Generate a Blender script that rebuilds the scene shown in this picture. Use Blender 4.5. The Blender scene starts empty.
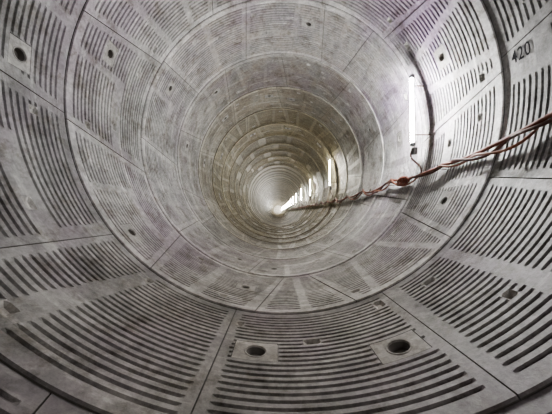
import bpy, math, random
from math import sin, cos, pi, radians as rad, ceil, sqrt
from mathutils import Vector
random.seed(7)
C = bpy.context.scene.collection
R = 2.75; AX = 0.06; AZ = R; W = 1.75; Y0 = 1.33
CAMZ = 0.455*R
NG = 24; BORD = 0.105; DEP = 0.018
# each ring opens a little towards its far edge, so every joint shows a small lip
def lip(y): return 0.012 if y < Y0+4*W else 0.018

# ---------------------------------------------------------------- materials
def nodes(name):
    m = bpy.data.materials.new(name); m.use_nodes = True
    nt = m.node_tree; b = nt.nodes['Principled BSDF']
    return m, nt, b
def concrete(name, dark, light, tint, rough=0.5, bump=0.5, rv=(0.88, 1.1), tintamt=0.65, gain=1.0, crown=0.0, mauve=0.0):
    m, nt, b = nodes(name); N = nt.nodes; L = nt.links
    geo = N.new('ShaderNodeNewGeometry'); oi = N.new('ShaderNodeObjectInfo')
    def noise(sc, det, ro, vec=None):
        n = N.new('ShaderNodeTexNoise'); n.inputs['Scale'].default_value = sc; n.inputs['Detail'].default_value = det; n.inputs['Roughness'].default_value = ro
        L.new(vec or geo.outputs['Position'], n.inputs['Vector']); return n
    def ramp(src, a, bb):
        r = N.new('ShaderNodeMapRange'); r.inputs[1].default_value = a; r.inputs[2].default_value = bb; L.new(src, r.inputs[0]); return r.outputs[0]
    def math_(op, a, bb):
        n = N.new('ShaderNodeMath'); n.operation = op
        for s, v in ((0, a), (1, bb)):
            if isinstance(v, (int, float)): n.inputs[s].default_value = v
            else: L.new(v, n.inputs[s])
        return n.outputs[0]
    def mix(mode, fac, c1, c2):
        n = N.new('ShaderNodeMixRGB'); n.blend_type = mode
        if isinstance(fac, (int, float)): n.inputs['Fac'].default_value = fac
        else: L.new(fac, n.inputs['Fac'])
        for s, v in (('Color1', c1), ('Color2', c2)):
            if isinstance(v, tuple): n.inputs[s].default_value = (*v, 1)
            else: L.new(v, n.inputs[s])
        return n.outputs['Color']
    mp = N.new('ShaderNodeMapping'); mp.inputs['Scale'].default_value = (0.5, 3.0, 0.5); L.new(geo.outputs['Position'], mp.inputs['Vector'])
    n1 = noise(1.5, 9, 0.74); n2 = noise(16, 6, 0.74); n3 = noise(0.6, 6, 0.6); n4 = noise(2.2, 8, 0.72, mp.outputs['Vector']); n5 = noise(3.6, 9, 0.76)
    col = mix('MIX', ramp(n1.outputs['Fac'], 0.40, 0.60), tuple(c*0.84 for c in dark), light)
    col = mix('MIX', math_('MULTIPLY', ramp(n3.outputs['Fac'], 0.48, 0.62), tintamt), col, tint)
    # pale lime streaks, dark damp specks
    col = mix('MIX', math_('MULTIPLY', ramp(n4.outputs['Fac'], 0.54, 0.66), 0.75), col, tuple(min(1, c*1.5) for c in light))
    col = mix('MULTIPLY', math_('MULTIPLY', ramp(n5.outputs['Fac'], 0.50, 0.62), 0.9), col, (0.48, 0.44, 0.38))
    sp = N.new('ShaderNodeSeparateXYZ'); L.new(geo.outputs['Position'], sp.inputs[0])
    zz = math_('ADD', math_('MULTIPLY', n3.outputs['Fac'], 0.5), sp.outputs['Z'])
    # dirt lying on the invert
    low = math_('MULTIPLY', math_('SUBTRACT', 1.0, ramp(zz, 0.25, 1.9)), 0.9)
    col = mix('MULTIPLY', low, col, (0.58, 0.53, 0.47))
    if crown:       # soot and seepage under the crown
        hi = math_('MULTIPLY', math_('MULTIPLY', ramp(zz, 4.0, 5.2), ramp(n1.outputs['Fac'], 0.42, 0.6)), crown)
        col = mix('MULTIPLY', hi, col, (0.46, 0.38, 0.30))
    if mauve:       # mauve tint on the right haunch
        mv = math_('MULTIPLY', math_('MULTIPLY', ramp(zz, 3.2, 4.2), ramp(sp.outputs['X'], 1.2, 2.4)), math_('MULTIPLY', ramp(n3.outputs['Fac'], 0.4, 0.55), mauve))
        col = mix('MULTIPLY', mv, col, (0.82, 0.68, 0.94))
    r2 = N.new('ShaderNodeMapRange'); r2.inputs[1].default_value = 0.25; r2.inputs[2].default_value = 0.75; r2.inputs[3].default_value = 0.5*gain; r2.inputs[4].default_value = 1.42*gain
    L.new(n2.outputs['Fac'], r2.inputs[0])
    ro = N.new('ShaderNodeMapRange'); ro.inputs[3].default_value = rv[0]; ro.inputs[4].default_value = rv[1]
    L.new(oi.outputs['Random'], ro.inputs[0])
    col = mix('MULTIPLY', 1.0, col, math_('MULTIPLY', r2.outputs[0], ro.outputs[0]))
    L.new(col, b.inputs['Base Color'])
    b.inputs['Roughness'].default_value = rough
    bp = N.new('ShaderNodeBump'); bp.inputs['Strength'].default_value = bump; bp.inputs['Distance'].default_value = 0.01
    L.new(n2.outputs['Fac'], bp.inputs['Height']); L.new(bp.outputs['Normal'], b.inputs['Normal'])
    return m
def plain(name, col, rough=0.5, metal=0.0, var=0.2, scale=20, spec=0.5):
    m, nt, b = nodes(name); N = nt.nodes; L = nt.links
    n = N.new('ShaderNodeTexNoise'); n.inputs['Scale'].default_value = scale
    geo = N.new('ShaderNodeNewGeometry'); L.new(geo.outputs['Position'], n.inputs['Vector'])
    r = N.new('ShaderNodeValToRGB')
    r.color_ramp.elements[0].color = (*[c*(1-var) for c in col], 1); r.color_ramp.elements[1].color = (*[min(1, c*(1+var)) for c in col], 1)
    L.new(n.outputs['Fac'], r.inputs['Fac']); L.new(r.outputs['Color'], b.inputs['Base Color'])
    b.inputs['Roughness'].default_value = rough; b.inputs['Metallic'].default_value = metal; b.inputs['Specular IOR Level'].default_value = spec
    return m
def emit(name, col, s):
    m, nt, b = nodes(name)
    b.inputs['Base Color'].default_value = (*col, 1)
    b.inputs['Emission Color'].default_value = (*col, 1); b.inputs['Emission Strength'].default_value = s
    return m
def mix3(a, b, t): return tuple(x+(y-x)*t for x, y in zip(a, b))
LINING = {}
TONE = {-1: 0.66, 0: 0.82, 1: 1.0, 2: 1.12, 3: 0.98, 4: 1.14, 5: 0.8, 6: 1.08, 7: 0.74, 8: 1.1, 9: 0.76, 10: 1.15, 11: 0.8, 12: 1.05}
def lining_mats(i):
    """face, groove and joint-edge concrete of ring i: neutral grey in front, ochre-stained deeper in"""
    k = max(-1, min(i, 12))
    if k not in LINING:
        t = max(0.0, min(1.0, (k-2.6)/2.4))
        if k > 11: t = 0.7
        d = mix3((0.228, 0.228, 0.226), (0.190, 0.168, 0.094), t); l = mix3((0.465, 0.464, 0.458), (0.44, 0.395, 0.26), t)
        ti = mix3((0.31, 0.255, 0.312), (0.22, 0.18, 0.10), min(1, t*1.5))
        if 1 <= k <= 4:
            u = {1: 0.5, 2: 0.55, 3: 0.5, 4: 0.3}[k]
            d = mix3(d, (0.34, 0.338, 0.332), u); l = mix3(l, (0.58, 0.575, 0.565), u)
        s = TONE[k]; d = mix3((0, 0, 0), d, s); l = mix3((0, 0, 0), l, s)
        rv = (0.84, 1.12) if k < 12 else (0.55, 1.25)
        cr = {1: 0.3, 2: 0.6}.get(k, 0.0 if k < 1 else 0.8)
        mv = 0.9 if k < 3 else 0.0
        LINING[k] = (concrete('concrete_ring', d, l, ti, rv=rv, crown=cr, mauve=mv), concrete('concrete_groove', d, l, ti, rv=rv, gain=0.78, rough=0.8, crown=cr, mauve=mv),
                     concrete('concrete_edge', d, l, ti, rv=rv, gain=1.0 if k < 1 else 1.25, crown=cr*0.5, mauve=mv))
    return LINING[k]
M_PAD = concrete('concrete_pad', (0.29, 0.285, 0.275), (0.46, 0.452, 0.435), (0.33, 0.31, 0.29))
M_HOLE = plain('dark_socket', (0.085, 0.075, 0.066), 0.9)
M_POCK = concrete('concrete_pocket', (0.34, 0.335, 0.32), (0.54, 0.53, 0.51), (0.40, 0.38, 0.36))
M_END = concrete('pale_end_glow', (0.55, 0.54, 0.51), (0.75, 0.74, 0.71), (0.6, 0.58, 0.54))  # far glow at the tunnel's end put into a pale colour
M_JOINT = plain('joint_grime', (0.075, 0.068, 0.058), 0.9)
M_SEEP = plain('joint_seepage', (0.11, 0.094, 0.06), 0.8, var=0.45, scale=3)
M_INK = plain('black_paint', (0.02, 0.02, 0.022), 1.0, spec=0.0)
M_HOUS = plain('grey_housing', (0.10, 0.095, 0.095), 0.5)
M_CAP = plain('dark_plastic', (0.04, 0.035, 0.035), 0.5)
M_STEEL = plain('rusty_steel', (0.13, 0.08, 0.055), 0.6, 0.3)
M_TUBE = emit('tube_cool', (1.0, 0.985, 0.965), 1130)
M_TUBEB = emit('tube_behind', (1.0, 0.985, 0.965), 270)  # dimmer setting for the lamp behind the camera, keeps the near walls darker
M_TUBEW = emit('tube_warm', (1.0, 0.95, 0.82), 440)
M_TUBED = emit('tube_deep', (1.0, 0.95, 0.83), 780)
M_TUBEF = emit('tube_far', (1.0, 0.96, 0.88), 5500)
CAB = [plain('cable_red_brown', (0.175, 0.046, 0.026), 0.6), plain('cable_dark_brown', (0.09, 0.033, 0.023), 0.6), plain('cable_tan', (0.23, 0.08, 0.045), 0.6)]

# ---------------------------------------------------------------- helpers
def P(phi, y, r=R):
    p = rad(phi)
    t = ((y-Y0)/W) % 1.0
    r = r+lip(y)*(t-0.5)*2
    return (AX + r*sin(p), y, AZ - r*cos(p))
class MB:
    def __init__(s): s.v = []; s.f = []; s.m = []
    def grid(s, pts, mi=0):
        b = len(s.v); nc = len(pts[0])
        for row in pts: s.v += row
        for i in range(len(pts)-1):
            for j in range(nc-1):
                s.f.append((b+i*nc+j, b+i*nc+j+1, b+(i+1)*nc+j+1, b+(i+1)*nc+j)); s.m.append(mi)
    def tube(s, path, r, n=8, cap=True):
        b = len(s.v); path = [Vector(p) for p in path]
        for i, p in enumerate(path):
            t = (path[min(i+1, len(path)-1)] - path[max(i-1, 0)]).normalized()
            up = Vector((0, 0, 1)) if abs(t.z) < 0.9 else Vector((0, 1, 0))
            a = t.cross(up).normalized(); c = a.cross(t)
            for k in range(n):
                q = 2*pi*k/n; s.v.append(tuple(p + a*(r*cos(q)) + c*(r*sin(q))))
        for i in range(len(path)-1):
            for k in range(n):
                s.f.append((b+i*n+k, b+i*n+(k+1) % n, b+(i+1)*n+(k+1) % n, b+(i+1)*n+k))
        if cap:
            s.f.append(tuple(b+k for k in range(n))[::-1]); e = b+(len(path)-1)*n
            s.f.append(tuple(e+k for k in range(n)))
    def box(s, c, d):
        b = len(s.v)
        for x in (-1, 1):
            for y in (-1, 1):
                for z in (-1, 1): s.v.append((c[0]+x*d[0]/2, c[1]+y*d[1]/2, c[2]+z*d[2]/2))
        for q in ((0, 1, 3, 2), (4, 6, 7, 5), (0, 4, 5, 1), (2, 3, 7, 6), (0, 2, 6, 4), (1, 5, 7, 3)): s.f.append(tuple(b+i for i in q))
    def build(s, name, mat, parent=None, org=(0, 0, 0), smooth=False, bevel=0):
        me = bpy.data.meshes.new(name)
        me.from_pydata([(x-org[0], y-org[1], z-org[2]) for x, y, z in s.v], [], s.f); me.update()
        for m_ in (mat if isinstance(mat, (tuple, list)) else [mat]): me.materials.append(m_)
        if s.m and len(s.m) == len(me.polygons): me.polygons.foreach_set('material_index', s.m)
        if smooth:
            for p in me.polygons: p.use_smooth = True
        o = bpy.data.objects.new(name, me); C.objects.link(o)
        if parent: o.parent = parent
        else: o.location = org
        if bevel:
            md = o.modifiers.new('bevel', 'BEVEL'); md.width = bevel; md.segments = 2
        return o
def thing(name, label, cat, loc, group=None):
    o = bpy.data.objects.new(name, None); C.objects.link(o); o.location = loc; o.empty_display_size = 0.1
    o['label'] = label; o['category'] = cat
    if group: o['group'] = group
    return o
def tag(o, label, cat, group=None):
    o['label'] = label; o['category'] = cat
    if group: o['group'] = group
    return o
def lin(a, b, n): return [a+(b-a)*i/n for i in range(n+1)]

PITCH = (W-2*BORD)/(NG-0.52)
GR = PITCH*0.48
ROWS = [(0.006, BORD)]
y = BORD
for k in range(NG):
    ROWS.append((y, y+GR)); y += GR
    if k < NG-1: ROWS.append((y, y+PITCH-GR)); y += PITCH-GR
ROWS.append((y, W-0.006))
NR = len(ROWS)
DEG = 180/pi/R
STEP = 1.6
def rowspan(centre, n):
    """first and last row of n neighbouring grooves nearest to a distance from the near edge"""
    j = round((centre-BORD-GR/2)/PITCH-(n-1)/2); j = max(0, min(NG-n, j))
    return 1+2*j, 1+2*(j+n-1)

def patch(mb, a0, a1, b0, b1, ya, yb, r=R, mi=0):
    n = max(1, ceil(max(a1-a0, b1-b0)/STEP))
    mb.grid([[P(p, ya, r) for p in lin(a0, a1, n)], [P(p, yb, r) for p in lin(b0, b1, n)]], mi)
def trough(mb, a0, a1, b0, b1, ya, yb, dep=DEP, ins=0.010, r=R, mi=1):
    e = min(0.035*DEG, (a1-a0)*0.3, (b1-b0)*0.3)
    if a1-a0 < 0.3 or b1-b0 < 0.3: patch(mb, a0, a1, b0, b1, ya, yb, r); return
    n = max(1, ceil((a1-a0)/STEP))
    A = [a0]+lin(a0+e, a1-e, n)+[a1]; B = [b0]+lin(b0+e, b1-e, n)+[b1]
    rows = []
    for t, yy, d in ((0, ya, 0), (0.2, ya+ins, dep), (0.8, yb-ins, dep), (1, yb, 0)):
        rows.append([P(p+(q-p)*t, yy, r+(0 if i in (0, len(A)-1) else d)) for i, (p, q) in enumerate(zip(A, B))])
    mb.grid(rows, mi)

def pad_mesh(phi, yc, hw, hy, rh):
    """square plate with a round hole in it"""
    mb = MB(); n = 32; outer = []; inner = []
    for k in range(n):
        q = 2*pi*(k+0.5)/n; c, s_ = cos(q), sin(q); m = max(abs(c), abs(s_))
        outer.append((c/m*hw, s_/m*hy)); inner.append((c*rh, s_*rh))
    for k in (3, 4, 11, 12, 19, 20, 27, 28): outer[k] = (math.copysign(hw, outer[k][0]), math.copysign(hy, outer[k][1]))
    def ring(pts, r): return [P(phi+u*DEG, yc+v, r) for u, v in pts+pts[:1]]
    def lp(t): return [(o[0]*(1-t)+i[0]*t, o[1]*(1-t)+i[1]*t) for o, i in zip(outer, inner)]
    mb.grid([ring(outer, R+0.02), ring([(u*0.97, v*0.97) for u, v in outer], R+0.001), ring(lp(0.5), R+0.001),
             ring([(u*1.18, v*1.18) for u, v in inner], R+0.001), ring([(u*1.1, v*1.1) for u, v in inner], R-0.006), ring(inner, R-0.004), ring([(u*0.93, v*0.93) for u, v in inner], R+0.012)])
    h = MB()
    h.grid([ring([(u*0.95, v*0.95) for u, v in inner], R+0.008), ring([(u*0.8, v*0.8) for u, v in inner], R+0.05), ring([(u*0.75, v*0.75) for u, v in inner], R+0.07), ring([(u*0.01, v*0.01) for u, v in inner], R+0.07)])
    return mb, h

def segment(name, label, cat, y0, s, e, fields, pads=(), pockets=(), blanks=(), mats=None, group=None, rnd=random):
    """s, e: (phi at near edge, phi at far edge). fields: (sa, sb, ea, eb[, first, last] as parts of the ring width). pads: (phi, centre, grooves, half width, hole radius). pockets / blanks: (phi, half width in deg, centre, grooves)"""
    def at(pr, t): return pr[0]+(pr[1]-pr[0])*t
    pads = [(p, *rowspan(c, n), hw, rh) for p, c, n, hw, rh in pads]
    pockets = [(p, h, *rowspan(c, n)) for p, h, c, n in pockets]
    blanks = [(p, h, *rowspan(c, n)) for p, h, c, n in blanks]
    mid = (s[0]+s[1]+e[0]+e[1])/4
    org = P(mid, y0+W/2)
    root = thing(name, label, cat, org, group)
    g = 0.010*DEG*0.5
    mb = MB()
    for k, (ra, rb) in enumerate(ROWS):
        ta, tb = ra/W, rb/W; ya, yb = y0+ra, y0+rb
        holes = [(p-hw*DEG, p+hw*DEG) for (p, r0, r1, hw, rh) in pads if r0 <= k <= r1]
        holes += [(p-h, p+h) for (p, h, r0, r1) in pockets if r0 <= k <= r1]
        bl = [(p-h, p+h) for (p, h, r0, r1) in blanks if r0 <= k <= r1]
        groove = []
        if k % 2 == 1:
            for fd in fields:
                sa, sb, ea, eb = fd[:4]
                if len(fd) > 4 and not fd[4] <= (ta+tb)/2 <= fd[5]: continue
                j0 = rnd.uniform(0, 0.4); j1 = rnd.uniform(0, 0.4)
                iv = [((at((sa, sb), ta)+j0, at((sa, sb), tb)+j0), (at((ea, eb), ta)-j1, at((ea, eb), tb)-j1))]
                for (h0, h1) in holes+bl:
                    new = []
                    for (l, r_) in iv:
                        if h1 <= min(l) or h0 >= max(r_): new.append((l, r_)); continue
                        if h0 > max(l): new.append((l, (h0, h0)))
                        if h1 < min(r_): new.append(((h1, h1), r_))
                    iv = new
                groove += [x for x in iv if x[1][0]-x[0][0] > 0.5 and x[1][1]-x[0][1] > 0.5]
        edge = 3 if k in (0, NR-1) else 0
        cuts = [(l, r_, 'g') for l, r_ in groove]+[((h0, h0), (h1, h1), 'h') for h0, h1 in holes]
        cuts.sort(key=lambda c: c[0][0]+c[0][1])
        cur = (at(s, ta)+g, at(s, tb)+g)
        for l, r_, kd in cuts:
            if l[0]-cur[0] > 1e-4 or l[1]-cur[1] > 1e-4: patch(mb, cur[0], l[0], cur[1], l[1], ya, yb, mi=edge)
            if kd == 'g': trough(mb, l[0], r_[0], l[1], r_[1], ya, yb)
            cur = r_
        patch(mb, cur[0], at(e, ta)-g, cur[1], at(e, tb)-g, ya, yb, mi=edge)
    n = max(1, ceil((e[0]-s[0])/STEP)); T = 0.25
    for yy, i, dy in ((y0+0.006, 0, -0.004), (y0+W-0.006, 1, 0.004)):
        ph = lin(s[i]+g, e[i]-g, n)
        mb.grid([[P(p, yy, R) for p in ph], [P(p, yy+dy, R+0.02) for p in ph]], 3)
        mb.grid([[P(p, yy+dy, R+0.02) for p in ph], [P(p, yy+dy, R+T) for p in ph]], 2)
    for pr, sg in ((s, 1), (e, -1)):
        mb.grid([[P(pr[0]+sg*g, y0+0.006, R), P(pr[1]+sg*g, y0+W-0.006, R)], [P(pr[0]+sg*g*0.3, y0+0.006, R+0.02), P(pr[1]+sg*g*0.3, y0+W-0.006, R+0.02)], [P(pr[0]+sg*g*0.3, y0+0.006, R+T), P(pr[1]+sg*g*0.3, y0+W-0.006, R+T)]], 2)
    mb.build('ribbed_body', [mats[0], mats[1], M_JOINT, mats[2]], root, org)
    for (p, r0, r1, hw, rh) in pads:
        a, b = y0+ROWS[r0][0], y0+ROWS[r1][1]
        pm, hm = pad_mesh(p, (a+b)/2, hw, (b-a)/2, rh)
        po = pm.build('grout_pad', M_PAD, root, org)
        hm.build('grout_hole', M_HOLE, po, org)
    for (p, h, r0, r1) in pockets:
        k = MB(); a, b = y0+ROWS[r0][0], y0+ROWS[r1][1]
        trough(k, p-h, p+h, p-h, p+h, a, b, dep=0.035, ins=0.02, mi=0)
        k.build('bolt_pocket', M_POCK, root, org)
    return root

# ---------------------------------------------------------------- the lining
RINGNAME = {-1: 'ring cut by frame corners', 0: 'big foreground ring', 1: 'second ring from front', 2: 'third ring from front',
            3: 'fourth ring from front', 4: 'fifth ring from front', 5: 'sixth ring from front', 6: 'seventh ring from front'}
NSEG = 7
KEY = {-1: 100, 0: 178, 1: 6, 2: 150, 3: -60, 4: 95, 5: -140, 6: 40}
def clock(phi):
    h = round(6-phi/30) % 12
    return '%d o\'clock' % (12 if h == 0 else h)
for i in range(-1, NSEG):
    y0 = Y0+i*W; key = KEY[i]
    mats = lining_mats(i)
    if i == 0:
        js = [-12+38*k for k in range(5)]; js = js+[js[-1]+18]
        while len(js) < 11: js.append(js[-1]+38)
        segs = [(js[k], js[k+1], (k == 4)) for k in range(10)]
    else:
        segs = [(key-9, key+9, True)]+[(key+9+38*k, key+9+38*(k+1), False) for k in range(9)]
    for q, (a, b, isk) in enumerate(segs):
        sh = a-((a+180) % 360-180); a -= sh; b -= sh
        mid = (a+b)/2
        rnd = random.Random(i*100+q)
        sl = 4.2 if i < 2 else 2.4
        def slant(n):
            n %= 10
            if i == 0: return {2: 3.2, 3: -3.2, 4: 3.2, 5: -3.2, 6: 3.2, 7: -3.2, 8: 3.2}.get(n, 0)
            return sl if n % 2 == 0 else -sl
        d0, d1 = slant(q), slant(q+1)
        s = (a-d0, a+d0); e = (b-d1, b+d1)
        pads = []; pockets = []; blanks = []
        BIG = (5, 0.20, 0.09); SM = (4, 0.155, 0.064)
        m = 1.6            # plain border at the joints
        w_ = 1.0 if i < 2 else 0.4     # how much the plain strips slant
        if isk:
            f = [(s[0]+1.8, s[1]+1.2, mid-0.8, mid-1.5), (mid+1.4, mid+0.6, e[0]-1.6, e[1]-1.2)]
            label = 'narrow wedge key segment of ribbed concrete, %s in %s' % (clock(mid), RINGNAME[i])
        else:
            kind = rnd.randrange(3)
            if i == 0 and a == -12: kind = 0
            if i == 0 and a == -50: kind = 3
            if i == 0 and a == 26: kind = 1
            if i == -1: kind = 0
            if kind == 0:
                f = [(s[0]+m, s[1]+m, e[0]-m, e[1]-m)]
                if i == 0 and a == -12:
                    f = [(s[0]+1.5, s[1]+1.5, e[0]-1.6, e[1]-1.6)]
                    pads = [(-5.4, 2.226-Y0, *BIG), (19.5, 2.01-Y0, *BIG)]; pockets = [(5.5, 1.7, 2.43-Y0, 2), (23.0, 1.2, 2.86-Y0, 3), (-9.8, 0.9, 2.75-Y0, 2)]; look = 'with two square pads'
                elif i == -1: look = 'with one ribbed panel'
                else:
                    f = [(s[0]+m, s[1]+m, mid-6, mid-6, 0, 0.6), (mid-4.4, mid-4.4, e[0]-m, e[1]-m, 0, 0.5), (s[0]+m+2*w_, s[1]+m, e[0]-m, e[1]-m-2*w_, 0.6, 1)]
                    pads = [(a+8, 0.62, *SM)]; look = 'with three staggered ribbed blocks'
                    pockets = [(mid+10, 1.5, 0.95, 2), (b-5, 1.2, 0.35, 2), (a+6, 1.0, 1.35, 2)]
            elif kind == 1:
                f = [(s[0]+m, s[1]+m+2*w_, mid-2.2-1.8*w_, mid-1.8), (mid-0.6, mid+0.4, e[0]-m-2*w_, e[1]-m)]
                pads = [(mid+10, 0.88, *SM)] if rnd.random() < 0.6 and a != 26 else []
                pockets = [(mid-10, 1.5, 1.42, 2), (mid+5, 1.3, 0.3, 2), (mid-6, 1.0, 0.6, 2)]
                look = 'with two ribbed panels'
            elif kind == 2:
                f = [(s[0]+m+w_, s[1]+m, mid-7.5-2*w_, mid-7.5+2*w_), (mid-5.8-1.8*w_, mid-5.8+1.8*w_, mid+8+2.5*w_, mid+8-2.5*w_), (mid+9.7+2.5*w_, mid+9.7-2.5*w_, e[0]-m, e[1]-m)]
                pads = [(mid+1, 0.88, *SM)] if rnd.random() < 0.5 else []
                pockets = [(mid-13, 1.4, 0.3, 2), (mid+13.5, 1.4, 1.42, 2)]
                look = 'with three ribbed panels'
            else:
                f = [(s[0]+m, s[1]+m, a+8, a+14, 0.1, 1), (a+12.0, a+17, e[0]-1.4, e[1]-1.4)]
                pockets = [(a+10, 1.3, 0.2, 2), (a+16, 1.1, 1.5, 2)]
                look = 'with broad slanting strip'
            if i == 0 and round(a) == -126: pads = [(-93, 2.56-Y0, *SM)]; pockets = pockets[:1]
            if i == 1 and round(a) == -79: pads = [(-49.5, 0.36, *SM)]; pockets = []
            label = 'grey concrete segment %s, %s in %s' % (look, clock(mid), RINGNAME[i])
        if i == 0 and a <= 97.3 <= b and not isk:
            blanks = [(96.8, 4.2, 2.83-Y0, 7)]; label = 'ribbed concrete segment stencilled with a black number on the right wall'
            f = [(s[0]+1.8, s[1]+1.8, 91, 91), (92.4, 92.4, e[0]-1.8, e[1]-1.8)]
            pads = []; pockets = []
        root = segment('lining_segment' if not isk else 'key_segment', label, 'concrete segment', y0, s, e, f, pads, pockets, blanks, mats, 'precast segments of the tunnel lining', rnd)
        if blanks:
            cu = bpy.data.curves.new('number', 'FONT'); cu.body = '420'; cu.size = 0.21; cu.align_x = 'CENTER'; cu.align_y = 'CENTER'; cu.offset = 0.003; cu.space_character = 1.1
            to = bpy.data.objects.new('number', cu); C.objects.link(to)
            dg = bpy.context.evaluated_depsgraph_get(); dg.update()
            me = bpy.data.meshes.new_from_object(to.evaluated_get(dg))
            bpy.data.objects.remove(to)
            org = root.location
            for v in me.vertices:
                p = P(96.8+v.co.y*DEG, 2.84-v.co.x*0.68, R-0.006); v.co = (p[0]-org[0], p[1]-org[1], p[2]-org[2])
            me.materials.clear(); me.materials.append(M_INK)
            o = bpy.data.objects.new('stencilled_number', me); C.objects.link(o); o.parent = root; o['label'] = 'black stencilled number 420'

# rings farther away (and two behind the camera): one ring, one thing
def ring_thing(i, label, grooved):
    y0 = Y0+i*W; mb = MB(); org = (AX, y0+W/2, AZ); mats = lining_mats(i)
    off = random.uniform(0, 36); rnd = random.Random(i)
    if grooved:
        cuts = [(off+36*q+rnd.choice((2, 3, 5)), off+36*q+34-rnd.choice((0, 2, 5))) for q in range(10)]
        for k, (ra, rb) in enumerate(ROWS):
            for q in range(10):
                a = off+36*q; b = a+36; c0, c1 = cuts[q]
                if k % 2 == 1:
                    patch(mb, a, c0, a, c0, y0+ra, y0+rb); trough(mb, c0, c1, c0, c1, y0+ra, y0+rb); patch(mb, c1, b, c1, b, y0+ra, y0+rb)
                else: patch(mb, a, b, a, b, y0+ra, y0+rb, mi=4 if k in (0, NR-1) else 0)
    else:
        mb.grid([[P(p, y0+t, R) for p in lin(0, 360, 72)] for t in (0.012, W-0.42)])
        mb.grid([[P(p, y0+t, R) for p in lin(0, 360, 72)] for t in (W-0.42, W-0.012)], 3)
    for t, d in ((0.008, -0.005), (W-0.008, 0.005)):
        mb.grid([[P(p, y0+t, R) for p in lin(0, 360, 72)], [P(p, y0+t+d, R+0.03) for p in lin(0, 360, 72)]], 4)
        mb.grid([[P(p, y0+t+d, R+0.03) for p in lin(0, 360, 72)], [P(p, y0+t+d, R+0.2) for p in lin(0, 360, 72)]], 2)
    o = mb.build('lining_ring', [mats[0], mats[1], M_JOINT, M_SEEP, mats[2]], None, org)
    return tag(o, label, 'concrete ring', 'far rings of the tunnel lining' if i > 0 else 'rings behind the viewpoint')
for i in (-3, -2): ring_thing(i, 'plain concrete ring behind the viewpoint', False)
ordn = ['eighth', 'ninth', 'tenth', 'eleventh', 'twelfth']
NRING = 90
FAR0 = None
for i in range(NSEG, NRING):
    lb = ('tan ribbed concrete ring, the %s from the front' % ordn[i-NSEG]) if i < 12 else 'small distant concrete ring deep in the tunnel'
    if i < 12: ring_thing(i, lb, True)
    elif FAR0 is None: FAR0 = ring_thing(i, lb, False)
    else:
        r = FAR0.copy(); C.objects.link(r); r.location.y = Y0+(i+0.5)*W; r['label'] = lb
mb = MB(); ye = Y0+NRING*W
mb.grid([[(AX, ye, AZ)]*49, [(AX+(R+0.15)*sin(2*pi*k/48), ye, AZ-(R+0.15)*cos(2*pi*k/48)) for k in range(49)]])
o = mb.build('wall_end', M_END, None, (AX, ye, AZ)); o['kind'] = 'structure'

# ---------------------------------------------------------------- lamps
LX, LZ = 2.45, CAMZ+1.863; HL = 0.62; LSP = 7.2; LY = 4.53
def make_lamp(label, tube, group, tr):
    root = thing('tube_light', label, 'light', (LX, 0, LZ), group)
    h = MB(); h.box((tr+0.016, 0, 0), (0.022, 0.055, 2*HL+0.06)); h.build('housing', M_HOUS, root, bevel=0.006)
    t = MB(); t.tube([(0, 0, -HL+0.03), (0, 0, HL-0.03)], tr, 10); t.build('fluorescent_tube', tube, root, smooth=False)
    for sg in (-1, 1):
        c = MB(); c.box((0.012, 0, sg*(HL+0.005)), (0.075, 0.065, 0.06)); c.build('end_cap', M_CAP, root, bevel=0.006)
        zz = LZ+sg*0.45-AZ; wx = AX+sqrt(R*R-zz*zz)-LX
        b = MB(); b.tube([(tr+0.02, 0, sg*0.45), (max(wx-0.008, 0.08), 0, sg*0.45)], 0.012, 8); b.build('bracket', M_STEEL, root)
    j = MB(); j.box((0.04, 0, -HL-0.13), (0.075, 0.085, 0.12)); j.build('junction_box', M_CAP, root, bevel=0.008)
    p = P(71.5, 0, R-0.06)
    l = MB(); e = Vector((p[0]-LX, 0.0, p[2]-LZ)); a = Vector((0.04, 0, -HL-0.05))
    l.tube([tuple(a.lerp(e, t)+Vector((-0.05*sin(t*pi), 0.11*sin(t*pi*2), 0))) for t in lin(0, 1, 20)], 0.018, 6); l.build('lead', CAB[1], root, smooth=True)
    return root
def copy_thing(o):
    r = o.copy(); C.objects.link(r)
    for ch in list(o.children):
        c = ch.copy(); C.objects.link(c); c.parent = r
    return r
GL = 'tube lights along the right wall'
lab = ['bright fluorescent tube light upright on the right wall, largest and nearest', 'second fluorescent tube light along the right wall', 'third fluorescent tube light along the right wall', 'fourth fluorescent tube light along the right wall']
make_lamp(lab[0], M_TUBE, GL, 0.024).location.y = LY
make_lamp('fluorescent tube light behind the viewpoint', M_TUBEB, GL, 0.030).location.y = LY-LSP
make_lamp(lab[1], M_TUBEW, GL, 0.016).location.y = LY+LSP
deep = make_lamp(lab[2], M_TUBED, GL, 0.012); deep.location.y = LY+2*LSP
for k in range(3, 12):
    l = copy_thing(deep); l.location.y = LY+LSP*k
    l['label'] = lab[k] if k < 4 else 'tiny distant tube light deep in the tunnel'
far = make_lamp('tiny distant tube light deep in the tunnel', M_TUBEF, GL, 0.012); far.location.y = LY+12*LSP
for k in range(13, 22):
    l = copy_thing(far); l.location.y = LY+LSP*k

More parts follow.
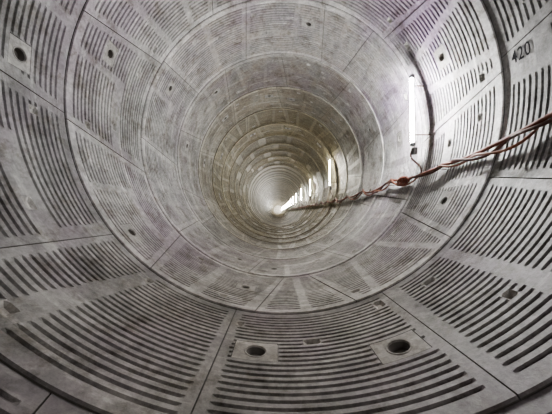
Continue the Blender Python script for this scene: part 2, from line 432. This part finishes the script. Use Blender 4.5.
# ---------------------------------------------------------------- cables on the right wall
PTS = [(-2.8, 82), (0.0, 81), (1.6, 79.5), (2.44, 78.6), (3.1, 76.6), (4.05, 74.0), (5.4, 73.2), (7.0, 71.4), (9.5, 70), (300, 70)]
def cphi(y):
    for (a, p), (b, q) in zip(PTS, PTS[1:]):
        if a <= y <= b:
            t = (y-a)/(b-a); return p+(q-p)*t
    return PTS[-1][1]
def sag(y):
    t = ((y-Y0+0.5*W) % W)/W; return 4*t*(1-t)
def cable_centre(y, k):
    ph = cphi(y)-3.0*sag(y)*(0.8+0.25*k)
    q = 2*pi*k/3+y*(6.0 if k else 2.2)+0.9*sin(y*1.7+k)
    rr = (0.022, 0.036, 0.047)[k]
    w_ = rad(ph+rr*cos(q)*DEG); r_ = R-0.095+rr*sin(q)
    return (AX+r_*sin(w_), y, AZ-r_*cos(w_))
cl = ['red-brown power cable strung along the right wall, thickest strand', 'dark brown cable twisted round the red-brown one on the right wall', 'lighter reddish cable winding round the right wall bundle']
for k in range(3):
    mb = MB(); path = []; y = -2.8
    while y < 120:
        path.append(cable_centre(y, k))
        y += 0.05 if y < 12 else (0.2 if y < 30 else 0.8)
    org = path[0]
    mb.tube(path, (0.026, 0.020, 0.018)[k], 7)
    o = mb.build('power_cable', CAB[k], None, org, smooth=True)
    tag(o, cl[k], 'cable')
# a knot of spare cable tied to the bundle below the nearest lamp
mb = MB(); c0 = Vector(cable_centre(5.0, 0)); path = []
for n in range(150):
    t = n/149; q = 2*pi*6.5*t
    rr = 0.065+0.026*sin(5*q/3)
    path.append(tuple(c0+Vector((-0.045+0.045*sin(q*0.7), 0.07*sin(q*0.43)+rr*1.9*cos(q), -0.03+rr*sin(q+0.5*sin(q*0.3))))))
mb.tube(path, 0.017, 7)
o = mb.build('cable_coil', CAB[0], None, tuple(c0), smooth=True); tag(o, 'small tangled coil of spare red-brown cable tied below the nearest tube light', 'cable')
hook = None
for k in range(0, 20):
    y = Y0-0.5*W+W*k
    if y > 34: break
    ph = cphi(y)-0.3
    if hook is None:
        hm = MB()
        hm.tube([(-0.014, 0, 0), (-0.13, 0, -0.0), (-0.165, 0, 0.03), (-0.165, 0, 0.07)], 0.009, 6)
        hook = hm.build('cable_hook', M_STEEL, None, (0, 0, 0)); h = hook
    else:
        h = hook.copy(); C.objects.link(h)
    p = P(ph, y, R); h.location = (p[0], p[1], p[2]-0.06)
    tag(h, 'small rusty steel hook holding the cable bundle to the right wall', 'hook', 'hooks under the cable bundle')

# ---------------------------------------------------------------- world, camera
w = bpy.data.worlds.new('world'); bpy.context.scene.world = w; w.use_nodes = True
w.node_tree.nodes['Background'].inputs[0].default_value = (0.5, 0.48, 0.46, 1); w.node_tree.nodes['Background'].inputs[1].default_value = 0.06
cam = bpy.data.cameras.new('camera'); co = bpy.data.objects.new('camera', cam); C.objects.link(co)
cam.sensor_width = 36; cam.lens = 36*248/552; cam.clip_start = 0.02; cam.clip_end = 500
co.location = (0, 0, CAMZ); co.rotation_euler = (pi/2+5/248, 0, 2/248)
bpy.context.scene.camera = co
